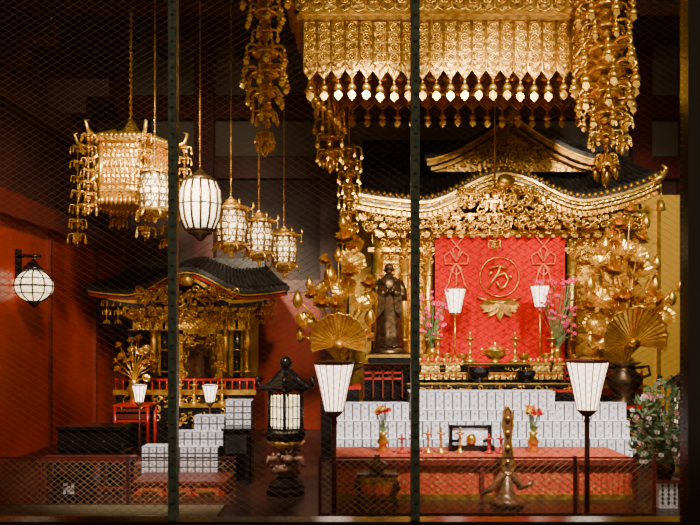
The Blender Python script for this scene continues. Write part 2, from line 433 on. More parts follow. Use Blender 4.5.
for sg in(-1,1):
    x=cx+sg*hw; ze=zf(sg)
    b.tube([(x-sg*.12,D-.12,ze-.03),(x,D-.12,ze+.03),(x+sg*.07,D-.12,ze+.15),(x+sg*.0,D-.12,ze+.2)],[.06,.05,.035,.02],GOLD,6)
    b.cyl((x,D-.1,ze-.1),(x,D-.1,ze-.3),.008,GOLD,4); b.lathe(x,D-.1,[(.02,0),(.05,-.05),(.07,-.15),(.01,-.16)],GOLD,8,True,ze-.28)
for rowi,(v,yo) in enumerate(((214,.05),(221,.15),(229,.25))):
    b.box(cx-hw*.93+rowi*.12,cx+hw*.93-rowi*.12,D+yo,D+yo+.08,Z(v,D)-.02,Z(v,D)+.02,GOLD)
    for i in range(22):
        x=cx-hw*.9+rowi*.12+(hw*1.8-rowi*.24)*i/21
        b.box(x-.06,x+.06,D+yo-.05,D+yo+.1,Z(v,D)-.07,Z(v,D)-.025,GOLD); b.box(x-.03,x+.03,D+yo-.12,D+yo+.1,Z(v,D)-.10,Z(v,D)-.06,GOLDP)
A=10.85
b.box(X(372,A),X(628,A),A,A+.25,Z(244,A),Z(232,A),GOLDO); b.box(X(372,A),X(628,A),A-.03,A,Z(233,A),Z(230,A),GOLD)
b.box(X(368,A),X(632,A),A-.05,A+.1,Z(252,A),Z(248,A),GOLD)
b.scroll(X(380,A),X(435,A),Z(262,A),Z(236,A),A-.03,60,.06,.014,GOLD); b.scroll(X(568,A),X(625,A),Z(262,A),Z(236,A),A-.03,60,.06,.014,GOLD)
for u in (378,404,428,572,598,626):
    b.cyl((X(u,A),A,.75),(X(u,A),A,Z(232,A)),.075,GOLD,14)
    for v in (250,275,300,340,360): b.ring((X(u,A),A,Z(v,A)),.082,.014,GOLDO,'z',14,4)
    b.lathe(X(u,A),A,[(.09,-.1),(.13,0),(.13,.04),(.09,.1)],GOLD,14,True,Z(364,A))
for u0,u1 in ((381,402),(407,425),(575,596),(601,624)):
    b.box(X(u0,A),X(u1,A),A+.06,A+.1,.8,Z(234,A),GOLDW)
    for v in (262,285,308,331,354): b.box(X(u0,A),X(u1,A),A+.02,A+.06,Z(v,A)-.015,Z(v,A)+.015,GOLD)
    b.scroll(X(u0,A)+.05,X(u1,A)-.05,Z(330,A),Z(265,A),A+.05,30,.05,.010,GOLD)
b.box(X(372,A),X(628,A),A+.3,A+.36,.8,Z(230,A),BLK)
W=11.9
b.box(X(350,W),X(379,W),W,W+.1,0,Z(205,W),GOLDW); b.box(X(626,W),X(692,W),W,W+.1,0,Z(195,W),GOLDW)
for u in (351,379,626,658,692): b.box(X(u,W)-.03,X(u,W)+.03,W-.04,W,0,Z(200,W),GOLD)
b.box(X(366,A),X(632,A),A-.35,W,0.0,.78,BLK); b.box(X(366,A),X(632,A),A-.4,A-.3,.76,.86,REDL)
b.box(X(362,A),X(636,A),A-.42,A-.34,.86,.9,GOLD)
b.box(X(425,A),X(575,A),A-.3,A+.2,.86,1.05,GOLDO)
for i in range(26):
    x=X(368,A)+(X(632,A)-X(368,A))*i/25; b.cyl((x,A-.36,.9),(x,A-.36,1.1),.018,REDL,6)
    b.sph((x,A-.36,1.14),.025,GOLD,6,4)
b.box(X(368,A),X(632,A),A-.375,A-.345,1.04,1.07,REDL); b.box(X(368,A),X(632,A),A-.375,A-.345,.96,.98,REDL)
b.build('gilded_altar_shrine')

# red curtain
b=B(); D=10.72; s=S(D)
x0,x1=X(435,D),X(565,D)
def cur(u,v): 
    return (x0+(x1-x0)*u, D+.016*math.sin(u*38)*(.3+.7*v)+.004*math.sin(u*90+v*3), Z(236,D)+(Z(362,D)-Z(236,D))*v)
b.sheet(cur,150,10,CURT)
b.cyl((x0-.05,D,Z(235,D)),(x1+.05,D,Z(235,D)),.03,GOLD,8)
yq=D-.035
b.ring((X(499,D),yq,Z(277,D)),.28,.009,GOLD,'y',28,4)
def stroke(pts,r=.018): b.tube([(X(499,D)+p*s,yq,Z(278,D)-q*s) for p,q in pts],r,GOLD,5)
stroke([(-9,-10),(0,-12),(8,-9)]);stroke([(1,-12),(-1,-5),(-7,3),(-11,10)]);stroke([(-4,-1),(5,-5),(9,2),(5,9),(0,11)]);stroke([(-3,4),(1,10)]);stroke([(-11,-3),(-7,-6)]);stroke([(10,-3),(12,1)])
for i in range(11):
    a=pi*(i/10); b.petal((X(499,D),yq,Z(301,D)),(math.cos(a)*1.0,0,-.22-.2*math.sin(a)),(0,-1,0),20*s,9*s,GOLDP,.02)
b.tube([(X(499,D)+p*s,yq,Z(q,D)) for p,q in ((-22,297),(-12,301),(0,303),(12,301),(22,297))],.018,GOLD,5)
for u in (456,543):
    def kn(pts,closed=False,r=.014): b.tube([(X(u+p,D),yq,Z(q,D)) for p,q in pts],r,KNOT,5,closed)
    kn([(0,262),(-6,252),(-12,256),(-11,264),(0,264)]);kn([(0,262),(6,252),(12,256),(11,264),(0,264)]);kn([(0,260),(-4,250),(0,246),(4,250),(0,260)])
    kn([(0,264),(-5,272),(-8,284),(-12,290)]);kn([(0,264),(5,272),(8,284),(12,290)]);kn([(0,264),(-6,270),(0,276),(6,270),(0,264)]);kn([(0,268),(0,290)])
    kn([(-8,236),(0,246),(8,236)])
b.build('red_altar_curtain')

# ------------------------------------------------------------------ lamps with flared shades
DIAR=mat('shade_rib',(0.40,0.16,0.11),0.0,.5)
def shade(b,x,y,z0,z1,r0,r1,n=8,m=PAPER,fr=BLK,rb=.006):
    b.lathe(x,y,[(r0,z0),(r0*.55+r1*.45,z0+(z1-z0)*.5),(r1,z1)],m,n,False)
    for i in range(n):
        a=2*pi*i/n; c,q=math.cos(a),math.sin(a)
        b.tube([(x+c*r0,y+q*r0,z0),(x+c*(r0*.55+r1*.45),y+q*(r0*.55+r1*.45),(z0+z1)/2),(x+c*r1*1.0,y+q*r1,z1)],rb,fr,4)
    b.ring((x,y,z0),r0,rb*1.3,fr,'z',n,4); b.ring((x,y,z1),r1,rb*1.6,fr,'z',n,4); 
def floorlamp(u,D,vtop,vbot,w):
    b=B(); x=X(u,D); s=S(D)
    z1=Z(vtop,D); z0=Z(vbot,D); shade(b,x,D,z0,z1,w*.24*s,w*.5*s,16,PAPER,DIAR,.0045)
    b.lathe(x,D,[(w*.5*s,0),(w*.53*s,.010),(w*.5*s,.022),(w*.3*s,.026)],REDD,16,False,z1)
    b.lathe(x,D,[(.015,-.12),(.03,-.1),(.02,-.06),(w*.18*s,-.03),(w*.25*s,0)],REDD,10,True,z0)
    b.cyl((x,D,.06),(x,D,z0-.08),.021,REDD,10); b.lathe(x,D,[(.17,0),(.17,.02),(.12,.04),(.04,.06),(.025,.1)],REDD,16,True,0)
    b.build('floor_lamp')
floorlamp(334,6.35,364,411,39); floorlamp(587,6.35,362,410,41)
def cuplamp(u,D,v1,v0,w,zbase,fr=REDD):
    b=B(); x=X(u,D); s=S(D)
    shade(b,x,D,Z(v0,D),Z(v1,D),w*.26*s,w*.5*s,10,PAPER,DIAR,.005)
    b.cyl((x,D,zbase+.03),(x,D,Z(v0,D)),.013,fr,8); b.lathe(x,D,[(.09,0),(.09,.02),(.03,.05),(.015,.09)],fr,12,True,zbase)
    b.lathe(x,D,[(.015,-.06),(.04,-.03),(w*.28*s,0)],GOLD,8,True,Z(v0,D))
    b.build('altar_lamp')
TT=Z(364,9.6)
cuplamp(455,10.25,289,313,21,TT,GOLD); cuplamp(540,10.25,286,307,19,TT,GOLD)
cuplamp(139.5,9.3,385,402,15,.0); cuplamp(210,9.3,385,402,16,.0)

def garland(u,v1,v0,w,D,n,zb):
    b=B()
    b.lathe(X(u,D),D,[(.05,0),(.06,.02),(.03,.06),(.07,.13),(.06,.18),(.04,.2)],GOLD,12,True,zb)
    for i in range(n):
        v=v1+(v0-v1)*random.random(); uu=u+random.uniform(-w,w)*.5; y=D+random.uniform(-.12,.12)
        c=(X(uu,D),y,Z(v,D)); b.tube([(X(u,D),D,zb+.18),(X(u,D)*.5+c[0]*.5,y,(zb+c[2])/2+.15),(c[0],y,c[2])],.004,GREEN,3)
        b.flower(c,.042,PINK,6,(random.uniform(-.5,.5),-.7,.7),2)
    b.build('pink_flower_arrangement')
garland(432,290,336,30,10.1,44,TT); garland(557,280,335,38,10.1,60,TT)

# ------------------------------------------------------------------ gold lotus arrangements
def lotus(u,vv,D,items,zb,vs=1.0):
    b=B(); x=X(u,D)
    zt=Z(vv,D); H=zt-zb; R=.19*vs
    b.lathe(x,D,[(R*.75,0),(R*.8,.05*H),(R*.4,.16*H),(R*.9,.45*H),(R*1.05,.62*H),(R*.6,.82*H),(R*.55,.9*H),(R*1.0,H),(R*.9,H)],BRZ,18,True,zb)
    for sg in(-1,1): b.tube([(x+sg*R*.9,D,zb+.6*H),(x+sg*R*1.5,D,zb+.7*H),(x+sg*R*1.4,D,zb+.9*H),(x+sg*R*.6,D,zb+.86*H)],.02,BRZ,5)
    for (uu,v,r,kind,dy) in items:
        c=Vector((X(uu,D),D+dy,Z(v,D))); rr=r*S(D)*1.08
        mid=Vector((x+(c.x-x)*.25,D+dy*.5,zt+(c.z-zt)*.55)); q=[]
        for i in range(8):
            t=i/7; p=Vector((x,D,zt-.1))*(1-t)**2+mid*2*t*(1-t)+c*t*t; q.append(p)
        b.tube(q,.012,GOLD,5)
        if kind=='F': b.shell((c.x,c.y,c.z-rr*.55),rr*1.25,GOLD)
        elif kind=='L': b.fan(c,rr*1.05,GOLD,(random.uniform(-.6,.6),-.7,random.uniform(.3,.8)),n=32,cup=.4)
        elif kind=='O': b.flower(c,rr*1.2,GOLD,9,(random.uniform(-.3,.3),-.5,.8),3,GOLDO)
        elif kind=='B':
            b.lathe(c.x,c.y,[(rr*.15,-rr),(rr*.55,-rr*.5),(rr*.62,0),(rr*.35,rr*.7),(0.001,rr*1.2)],GOLD,8,True,c.z)
    b.build('golden_lotus_arrangement')
lotus(341,360,9.7,[(339,332,22,'F',-.25),(322,305,10,'O',-.1),(345,290,12,'L',0),(330,275,10,'B',.1),(352,263,12,'L',0),(368,285,9,'O',0),(298,300,8,'B',-.05),(305,322,10,'L',0),(370,318,9,'B',-.1),
  (347,240,12,'O',0),(360,305,10,'L',-.1),(325,288,9,'L',.1),(338,255,7,'B',0),(309,283,6,'B',.1),(370,300,8,'L',0),(316,340,8,'L',0),(367,338,8,'O',-.1),(343,222,8,'B',0),(356,247,9,'L',.1),(325,262,7,'O',0),(350,275,9,'O',-.15),(335,306,9,'O',-.2),(312,296,8,'O',0),(300,335,7,'B',0)],Z(385,9.7))
lotus(624,362,9.4,[(626,328,25,'F',-.25),(601,300,13,'L',0),(650,303,13,'O',-.1),(628,290,13,'L',-.1),(610,272,12,'O',0),(640,270,13,'L',0),(596,325,11,'L',0),(661,320,12,'L',0),(655,285,9,'B',0),(590,285,9,'B',0),
  (622,250,12,'L',0),(640,240,9,'O',0),(605,245,9,'B',0),(619,226,10,'O',0),(660,262,7,'B',.1),(588,308,8,'O',0),(672,298,7,'B',0),(648,340,10,'L',0),(599,343,9,'L',0),(634,256,9,'L',-.1),(615,300,10,'O',-.2),(640,305,10,'L',-.15),(598,262,8,'L',0),(646,222,7,'B',0),(680,286,6,'B',0),(590,340,7,'B',0),(612,236,8,'L',0),(630,212,8,'O',0)],Z(404,9.4),1.15)
b=B(); D=9.4; zt2=Z(404,D)
b.box(X(598,D),X(652,D),9.12,9.7,0,zt2-.04,BLK); b.box(X(595,D),X(655,D),9.1,9.72,zt2-.04,zt2,REDL); b.scroll(X(600,D),X(650,D),.2,zt2-.15,9.12,24,.07,.012,GOLDP)
b.build('lacquered_pedestal')
b=B(); D=9.7; zt3=Z(385,D)
b.box(X(322,D),X(359,D),9.45,9.93,0,zt3-.04,BLK); b.box(X(320,D),X(361,D),9.43,9.95,zt3-.04,zt3,REDL)
b.build('lacquered_pedestal')

# ------------------------------------------------------------------ statue
def statue(name,x,y,zb,H,m,ped=BLK,pedh=.0):
    b=B(); k=H
    secs=[(0,.15,.12),(.03,.165,.14),(.15,.145,.12),(.3,.14,.115),(.45,.135,.11),(.55,.13,.105),(.64,.14,.105),(.73,.15,.10),(.79,.125,.085),(.83,.06,.055),(.86,.042,.042)]
    n=28; vs=[];fs=[]
    for h,rx,ry in secs:
        fold=.10*max(0,1-h/.75)
        for i in range(n):
            a=2*pi*i/n; w=1+fold*math.cos(a*7+h*3); vs.append((x+rx*k*w*math.cos(a),y+ry*k*w*math.sin(a),zb+h*k))
    for j in range(len(secs)-1):
        for i in range(n): q=(i+1)%n; fs.append((j*n+i,j*n+q,(j+1)*n+q,(j+1)*n+i))
    fs.append(tuple(range(n-1,-1,-1)));fs.append(tuple((len(secs)-1)*n+i for i in range(n))); b.add(vs,fs,m,True)
    hz=zb+.92*k
    b.sph((x,y,hz),(.052*k,.06*k,.068*k),m,14,10); b.sph((x,y-.012*k,hz-.03*k),(.04*k,.045*k,.042*k),m,12,8)
    b.sph((x,y-.06*k,hz-.008*k),(.009*k,.014*k,.018*k),m,6,5); b.box(x-.03*k,x+.03*k,y-.06*k,y-.045*k,hz+.008*k,hz+.016*k,m)
    b.box(x-.016*k,x+.016*k,y-.062*k,y-.05*k,hz-.038*k,hz-.033*k,m)
    for sg in(-1,1):
        b.sph((x+sg*.053*k,y,hz-.012*k),(.009*k,.016*k,.03*k),m,6,6)
        b.sph((x+sg*.02*k,y-.053*k,hz+.0*k),(.01*k,.008*k,.005*k),m,6,4)
        sh=Vector((x+sg*.12*k,y,zb+.77*k)); el=Vector((x+sg*.165*k,y-.02*k,zb+.58*k)); wr=Vector((x+sg*.05*k,y-.15*k,zb+.64*k))
        b.tube([sh,(sh+el)/2+Vector((sg*.01*k,0,0)),el,(el+wr)/2,wr],[.045*k,.05*k,.05*k,.045*k,.035*k],m,10)
        b.prism([(el.x-sg*.03*k,el.z+.03*k),(wr.x+sg*.0,wr.z+.02*k),(wr.x+sg*.01*k,wr.z-.2*k),(el.x-sg*.02*k,el.z-.24*k)],y-.13*k,y-.09*k,m)
        b.sph((wr.x-sg*.02*k,wr.y-.015*k,wr.z+.012*k),(.02*k,.014*k,.024*k),m,8,6)
        for f in range(4): b.tube([(wr.x-sg*(.01+.008*f)*k,wr.y-.02*k,wr.z+.02*k),(wr.x-sg*(.014+.008*f)*k,wr.y-.028*k,wr.z+.045*k),(wr.x-sg*(.02+.006*f)*k,wr.y-.022*k,wr.z+(.06-.004*abs(f-1.5))*k)],.0045*k,m,4)
        b.tube([(wr.x-sg*.005*k,wr.y-.02*k,wr.z+.01*k),(wr.x+sg*.005*k,wr.y-.035*k,wr.z+.03*k),(wr.x-sg*.0*k,wr.y-.035*k,wr.z+.042*k)],.005*k,m,4)
        b.sph((x+sg*.05*k,y-.14*k,zb+.015*k),(.03*k,.06*k,.018*k),m,8,5)
    b.tube([(x-.12*k,y-.05*k,zb+.8*k),(x-.03*k,y-.11*k,zb+.7*k),(x+.08*k,y-.115*k,zb+.55*k),(x+.1*k,y-.11*k,zb+.35*k)],.012*k,m,5)
    b.tube([(x+.12*k,y-.05*k,zb+.8*k),(x+.03*k,y-.11*k,zb+.71*k),(x-.04*k,y-.115*k,zb+.62*k)],.012*k,m,5)
    if pedh:
        b.box(x-.24*k,x+.24*k,y-.22*k,y+.25*k,zb-pedh,zb-.06,ped); b.box(x-.27*k,x+.27*k,y-.25*k,y+.28*k,zb-.12,zb-.08,GOLD)
        b.lathe(x,y,[(.21*k,-.08),(.23*k,-.05),(.18*k,-.02),(.18*k,0)],m,20,True,zb)
    b.build(name)
statue('bronze_monk_statue',X(389,10.0),10.0,Z(348,10.0),1.15,BRZ,BLK,Z(348,10.0)-TT)

# ------------------------------------------------------------------ offering shelf in front of the altar
b=B(); D=9.6
def shelf(u0,u1,v,y0,y1,th,m,edge=GOLD):
    b.box(X(u0,D),X(u1,D),y0,y1,Z(v,D)-th,Z(v,D),m); b.box(X(u0,D)-.01,X(u1,D)+.01,y0-.015,y0,Z(v,D)-.015,Z(v,D)-.0,edge)
shelf(364,590,364,9.95,10.35,.05,BLK); shelf(412,560,372,9.5,9.9,.06,REDL); shelf(405,590,381,9.2,9.45,.05,BLK)
b.box(X(364,D),X(590,D),10.0,10.35,0,Z(364,D)-.05,BLK); b.box(X(412,D),X(560,D),9.55,9.9,0,Z(372,D),BLK); b.box(X(405,D),X(590,D),9.25,9.45,0,Z(381,D),BLK)
for i in range(24):
    x=X(414,D)+(X(558,D)-X(414,D))*i/23; b.box(x-.03,x+.03,9.48,9.56,Z(379,D),Z(374,D),GOLDO)
b.scroll(X(408,D),X(588,D),Z(392,D),Z(384,D),9.23,60,.045,.009,GOLD)
b.scroll(X(366,D),X(588,D),Z(380,D),Z(368,D),9.99,60,.05,.009,GOLD)
b.box(X(405,D),X(590,D),9.17,9.2,Z(388,D)-.02,Z(388,D)+.01,REDL)
for (u0,u1) in ((364,404),(566,590)):
    for v in (368,374,380): b.box(X(u0,D),X(u1,D),9.9,9.93,Z(v,D)-.014,Z(v,D)+.014,REDL)
    for i in range(5):
        x=X(u0,D)+(X(u1,D)-X(u0,D))*i/4; b.box(x-.010,x+.010,9.9,9.93,Z(400,D),Z(366,D),REDD)
b.build('lacquered_altar_table')
def bowl(name,u,z,D,r,h,m,lid=False,n=18):
    b=B(); x=X(u,D)
    pr=[(r*.45,0),(r*.5,h*.1),(r*.3,h*.2),(r*.75,h*.4),(r,h*.7),(r*.98,h*.95),(r*1.05,h),(r*.9,h)]
    if lid: pr+= [(r*.8,h*1.15),(r*.4,h*1.35),(r*.1,h*1.4),(r*.18,h*1.55),(0.001,h*1.65)]
    b.lathe(x,D,pr,m,n,True,z)
    for sg in (-1,1):
        if lid: b.tube([(x+sg*r*.9,D,z+h*.6),(x+sg*r*1.4,D,z+h*.75),(x+sg*r*1.3,D,z+h*1.1),(x+sg*r*.9,D,z+h*.9)],r*.1,m,5)
    return b.build(name)
bowl('incense_burner',495,TT,10.1,.14,.17,GOLD,True)
for u in (447,462,524,546): bowl('gold_offering_bowl',u,TT,10.12,.075,.12,GOLD)
for u in (412,424,575): bowl('gold_offering_bowl',u,TT,10.1,.06,.11,GOLDO)
T3=Z(381,9.6)
bowl('singing_bowl',479,T3,9.33,.14,.2,BLK); bowl('singing_bowl',526,T3,9.33,.12,.15,BLK)
def candlestick(name,u,z,D,h,m,w=.06):
    b=B(); x=X(u,D)
    b.lathe(x,D,[(w,0),(w,.1*h),(w*.4,.16*h),(w*.25,.3*h),(w*.5,.36*h),(w*.22,.42*h),(w*.2,.6*h),(w*.45,.66*h),(w*.2,.72*h),(w*.25,.8*h),(w*.95,.88*h),(w*1.05,.92*h),(w*.3,.92*h)],m,14,True,z)
    b.lathe(x,D,[(w*.2,.92*h),(w*.2,1.15*h),(.001,1.18*h)],GOLDP if m is not REDL else REDL,10,True,z)
    b.build(name)
for u in (438,470,515,552): candlestick('gold_candlestick',u,TT,10.0,.36,GOLD,.075)
T2=Z(372,9.6)
for u,w in ((430,26),(452,20),(540,24),(556,14)):
    b=B(); D=9.7; x=X(u,D); z=T2; hw_=w*S(D)/2
    b.box(x-hw_,x+hw_,D-.1,D+.1,z+.09,z+.12,GOLD); b.box(x-hw_*.7,x+hw_*.7,D-.08,D+.08,z,z+.09,GOLDO)
    for i in range(6): b.sph((x-hw_*.8+hw_*1.6*i/5,D,z+.15),.032,REDL if i%2 else GOLD,8,5)
    b.build('offering_tray')

# ------------------------------------------------------------------ stacked white packages
DIA=mat('gold_diamond_mark',(0.50,0.34,0.30),0.0,.5)
def stack(b,x0,x1,z0,z1,y0,y1,cw,ch):
    b.box(x0+.004,x1-.004,y0+.012,y1,z0,z1-.004,GREY)
    n=max(1,round((x1-x0)/cw)); k=max(1,round((z1-z0)/ch)); w=(x1-x0)/n; h=(z1-z0)/k
    for i in range(n):
        for j in range(k):
            xa=x0+i*w; za=z0+j*h; g=.006; dy=random.uniform(0,.006)
            vs=[(xa+g,y0+dy+.02,za+g),(xa+w-g,y0+dy+.02,za+g),(xa+w-g,y0+dy+.02,za+h-g),(xa+g,y0+dy+.02,za+h-g)]
            q=.004; vs+=[(xa+g+q,y0+dy,za+g+q),(xa+w-g-q,y0+dy,za+g+q),(xa+w-g-q,y0+dy,za+h-g-q),(xa+g+q,y0+dy,za+h-g-q)]
            b.add(vs,[(4,5,6,7),(0,1,5,4),(1,2,6,5),(2,3,7,6),(3,0,4,7)],WHITE)
            cxx,czz=xa+w/2,za+h/2; d=min(w,h)*.23
            for dz in ((0,) if h<w*1.5 else (-h*.24,h*.24)):
                b.prism([(cxx-d*.6,czz+dz),(cxx,czz+dz-d),(cxx+d*.6,czz+dz),(cxx,czz+dz+d)],y0+dy-.003,y0+dy+.002,DIA)
    b.box(x0,x1,y0+.02,y1,z1-.012,z1,WHITE)
b=B(); D=8.5; 
def st(u0,u1,v0,v1,y0,y1): stack(b,X(u0,D),X(u1,D),Z(v1,D),Z(v0,D),y0,y1,.098,.21)
zl=Z(459,D)
st(411,560,393,412,8.68,9.0); st(336,411,405,424,8.68,8.9); st(560,633,405,424,8.68,8.9)
st(411,560,411,427,8.63,8.7); st(336,633,422,441,8.58,8.68); st(336,633,439,460,8.48,8.58)
b.box(X(338,D),X(631,D),8.52,8.95,.0,zl+.02,REDD)
b.box(X(338,D),X(631,D),8.72,8.95,.0,Z(424,D),GREY)
b.build('stacked_white_offering_boxes')
b=B(); D=8.2
def st2(u0,u1,v0,v1,y0,y1): stack(b,X(u0,D),X(u1,D),Z(v1,D),Z(v0,D),y0,y1,.085,.08)
st2(222,249,402,428,8.4,8.6); st2(190,222,418,434,8.38,8.6); st2(166,222,433,448,8.3,8.5); st2(141,218,447,481,8.2,8.45)
b.box(X(222,D),X(249,D),8.42,8.6,0,Z(428,D),BLK); b.box(X(168,D),X(222,D),8.47,8.6,0,Z(434,D),GREY)
b.box(X(141,D),X(218,D),8.22,8.45,0.0,Z(481,D),REDL)
b.build('stacked_white_offering_boxes')
b=B(); D=7.6
b.box(X(137,D),X(226,D),7.5,7.95,.0,Z(482,D),REDL); b.box(X(135,D),X(228,D),7.46,7.98,Z(482,D),Z(479,D),REDD)
for i in range(3):
    x0=X(141+28*i,D);x1=X(165+28*i,D); b.box(x0,x1,7.48,7.5,Z(496,D)+.03,Z(485,D),BROC); b.box(x0+.04,x1-.04,7.46,7.48,Z(493,D)+.03,Z(488,D),GOLDP)
b.build('red_lacquer_chest')
b=B(); D=8.1
b.box(X(225,D),X(250,D),8.0,8.25,.5,Z(430,D),BLK); 
for u in (227,248): b.box(X(u,D)-.02,X(u,D)+.02,8.02,8.06,0,.5,BLK); b.box(X(u,D)-.02,X(u,D)+.02,8.2,8.24,0,.5,BLK)
b.box(X(223,D),X(252,D),7.98,8.27,Z(430,D),Z(427.5,D),BLK); b.box(X(227,D),X(248,D),7.99,8.0,Z(452,D),Z(434,D),BLKT)
b.build('black_lacquer_stand')

# ------------------------------------------------------------------ front brocade altar table & items
b=B(); D=7.35; tz=Z(459,D)
b.box(X(332,D),X(634,D),7.3,8.15,tz-.05,tz,BROC); b.box(X(330,D),X(636,D),7.27,7.3,tz-.05,tz+.002,REDD)
for (u0,u1) in ((336,480),(483,573),(577,632)):
    def cl(u,v,u0=u0,u1=u1): return (X(u0,D)+(X(u1,D)-X(u0,D))*u,7.32+.012*math.sin(u*60)*v,tz-.05-(tz-.09)*v)
    b.sheet(cl,90,4,BROC)
for u in (334,481,575,633): b.box(X(u,D)-.02,X(u,D)+.02,7.28,7.34,0,tz-.03,REDD)
b.box(X(334,D),X(633,D),7.29,7.33,.0,.05,GOLDP)
b.build('brocade_altar_table')
def vaseflowers(u,D,vt,flv):
    b=B(); x=X(u,D); z0=tz; H=Z(vt,D)-z0
    b.lathe(x,D,[(.055,0),(.06,.03),(.03,.08),(.055,.4*H),(.065,.55*H),(.03,.8*H),(.055,H),(.03,H)],GOLD,12,True,z0)
    for i in range(14):
        c=(x+random.uniform(-.075,.075),D+random.uniform(-.05,.05),Z(flv,D)+random.uniform(-.03,.04)); b.cyl((x,D,z0+H),c,.004,GREEN,3)
        b.flower(c,.045,PETY if i<6 else PETR,6,(0,-.7,.7),2)
    for i in range(8): b.petal((x,D,z0+H),(random.uniform(-1,1),random.uniform(-.5,.5),1),(0,-1,.3),.09,.03,GREEN)
    b.build('flower_vase')
vaseflowers(383,7.8,432,412); vaseflowers(533,7.8,432,412)
for u,r_ in ((402,1),(413,1),(428,0),(441,0),(460,0),(489,1),(501,1)): candlestick('red_candlestick' if r_ else 'gold_candlestick',u,tz,7.7,.17 if r_ else .23,REDL if r_ else GOLD,.05)
b=B(); D=7.95; 
x0,x1,z0,z1=X(449,D),X(491,D),tz+.06,Z(425,D)
for a in ((x0,x1,z1-.03,z1),(x0,x1,z0+.02,z0+.05),(x0,x0+.035,z0-.0,z1),(x1-.035,x1,z0-.0,z1)): b.box(a[0],a[1],D-.02,D+.02,a[2],a[3],BLK)
b.box(x0+.035,x1-.035,D+.005,D+.012,z0+.05,z1-.03,WHITE); b.box(x0-.02,x1+.02,D-.1,D+.1,z0-.06,z0,BLK)
b.box(x0+.1,x1-.1,D-.08,D-.02,z0,z0+.12,WHITE); b.sph(((x0+x1)/2,D-.08,z0+.06),.06,GOLD,10,6)
b.build('framed_sutra_stand')
b=B(); D=7.05; x=X(507,D); s=S(D)
pts=[(0,405),(4,412),(5,425),(3,440),(5,455),(7,466),(3,474),(-3,474),(-6,466),(-5,455),(-2,440),(-5,425),(-4,412)]
b.prism([(x+p*s,Z(v,D)) for p,v in pts],D-.03,D+.03,WOOD)
b.tube([(x+p*s,D-.035,Z(v,D)) for p,v in pts],.009,GOLD,5,True)
for v in (418,432,447,461): b.sph((x,D-.04,Z(v,D)),.022,GOLD,8,5)
b.tube([(x-26*s,D,Z(494,D)),(x-14*s,D,Z(488,D)),(x-3*s,D,Z(474,D)),(x+4*s,D,Z(474,D)),(x+14*s,D,Z(487,D)),(x+24*s,D,Z(484,D)),(x+26*s,D,Z(480,D))],[.02,.035,.045,.045,.035,.025,.01],WOOD,8)
b.lathe(x,D,[(.16,0),(.16,.05),(.11,.07),(.07,.12),(.04,Z(474,D))],WOOD,8,True,0)
b.build('carved_ritual_stand')
b=B(); D=7.0; x0,x1=X(357,D),X(397,D); z1=Z(472,D)
b.box(x0,x1,D-.12,D+.15,z1-.03,z1,BRZ); b.box(x0+.03,x1-.03,D-.09,D+.12,z1-.1,z1-.03,GOLDO)
for sx in (x0+.03,x1-.03):
    for yy in (D-.1,D+.12):
        sg=1 if sx>x0+.1 else -1
        b.tube([(sx,yy,z1-.08),(sx+sg*.04,yy,z1*.6),(sx-sg*.02,yy,z1*.3),(sx+sg*.03,yy,.02)],[.03,.022,.018,.025],BRZ,6)
b.box(x0+.05,x1-.05,D-.08,D+.1,.05,.08,BRZ)
b.lathe((x0+x1)/2,D,[(.04,0),(.09,.03),(.1,.08),(.07,.1),(.02,.13),(.03,.16)],BRZ,14,True,z1)
b.build('incense_table')

# ------------------------------------------------------------------ barrier fences
def fence(x0,x1,z0,z1,y,posts,pm=DARKR):
    b=B(); b.box(x0,x1,y-.012,y+.012,z1-.012,z1,DARKR); b.box(x0,x1,y-.012,y+.012,z0,z0+.02,DARKR)
    for p in posts: b.box(p-.014,p+.014,y-.016,y+.016,0,z1+.01,pm)
    wiremesh(b,x0,x1,z0+.02,z1-.01,y,.055,.8,.0027,WIREF); b.build('wire_mesh_barrier')
D=6.65
fence(X(319,D),X(655,D),.0,Z(457,D),D,[X(u,D) for u in (320,575,654)],REDD)
D=7.0
fence(XL+.05,X(236,D),.0,Z(457,D),D,[XL+.07,X(128,D)])

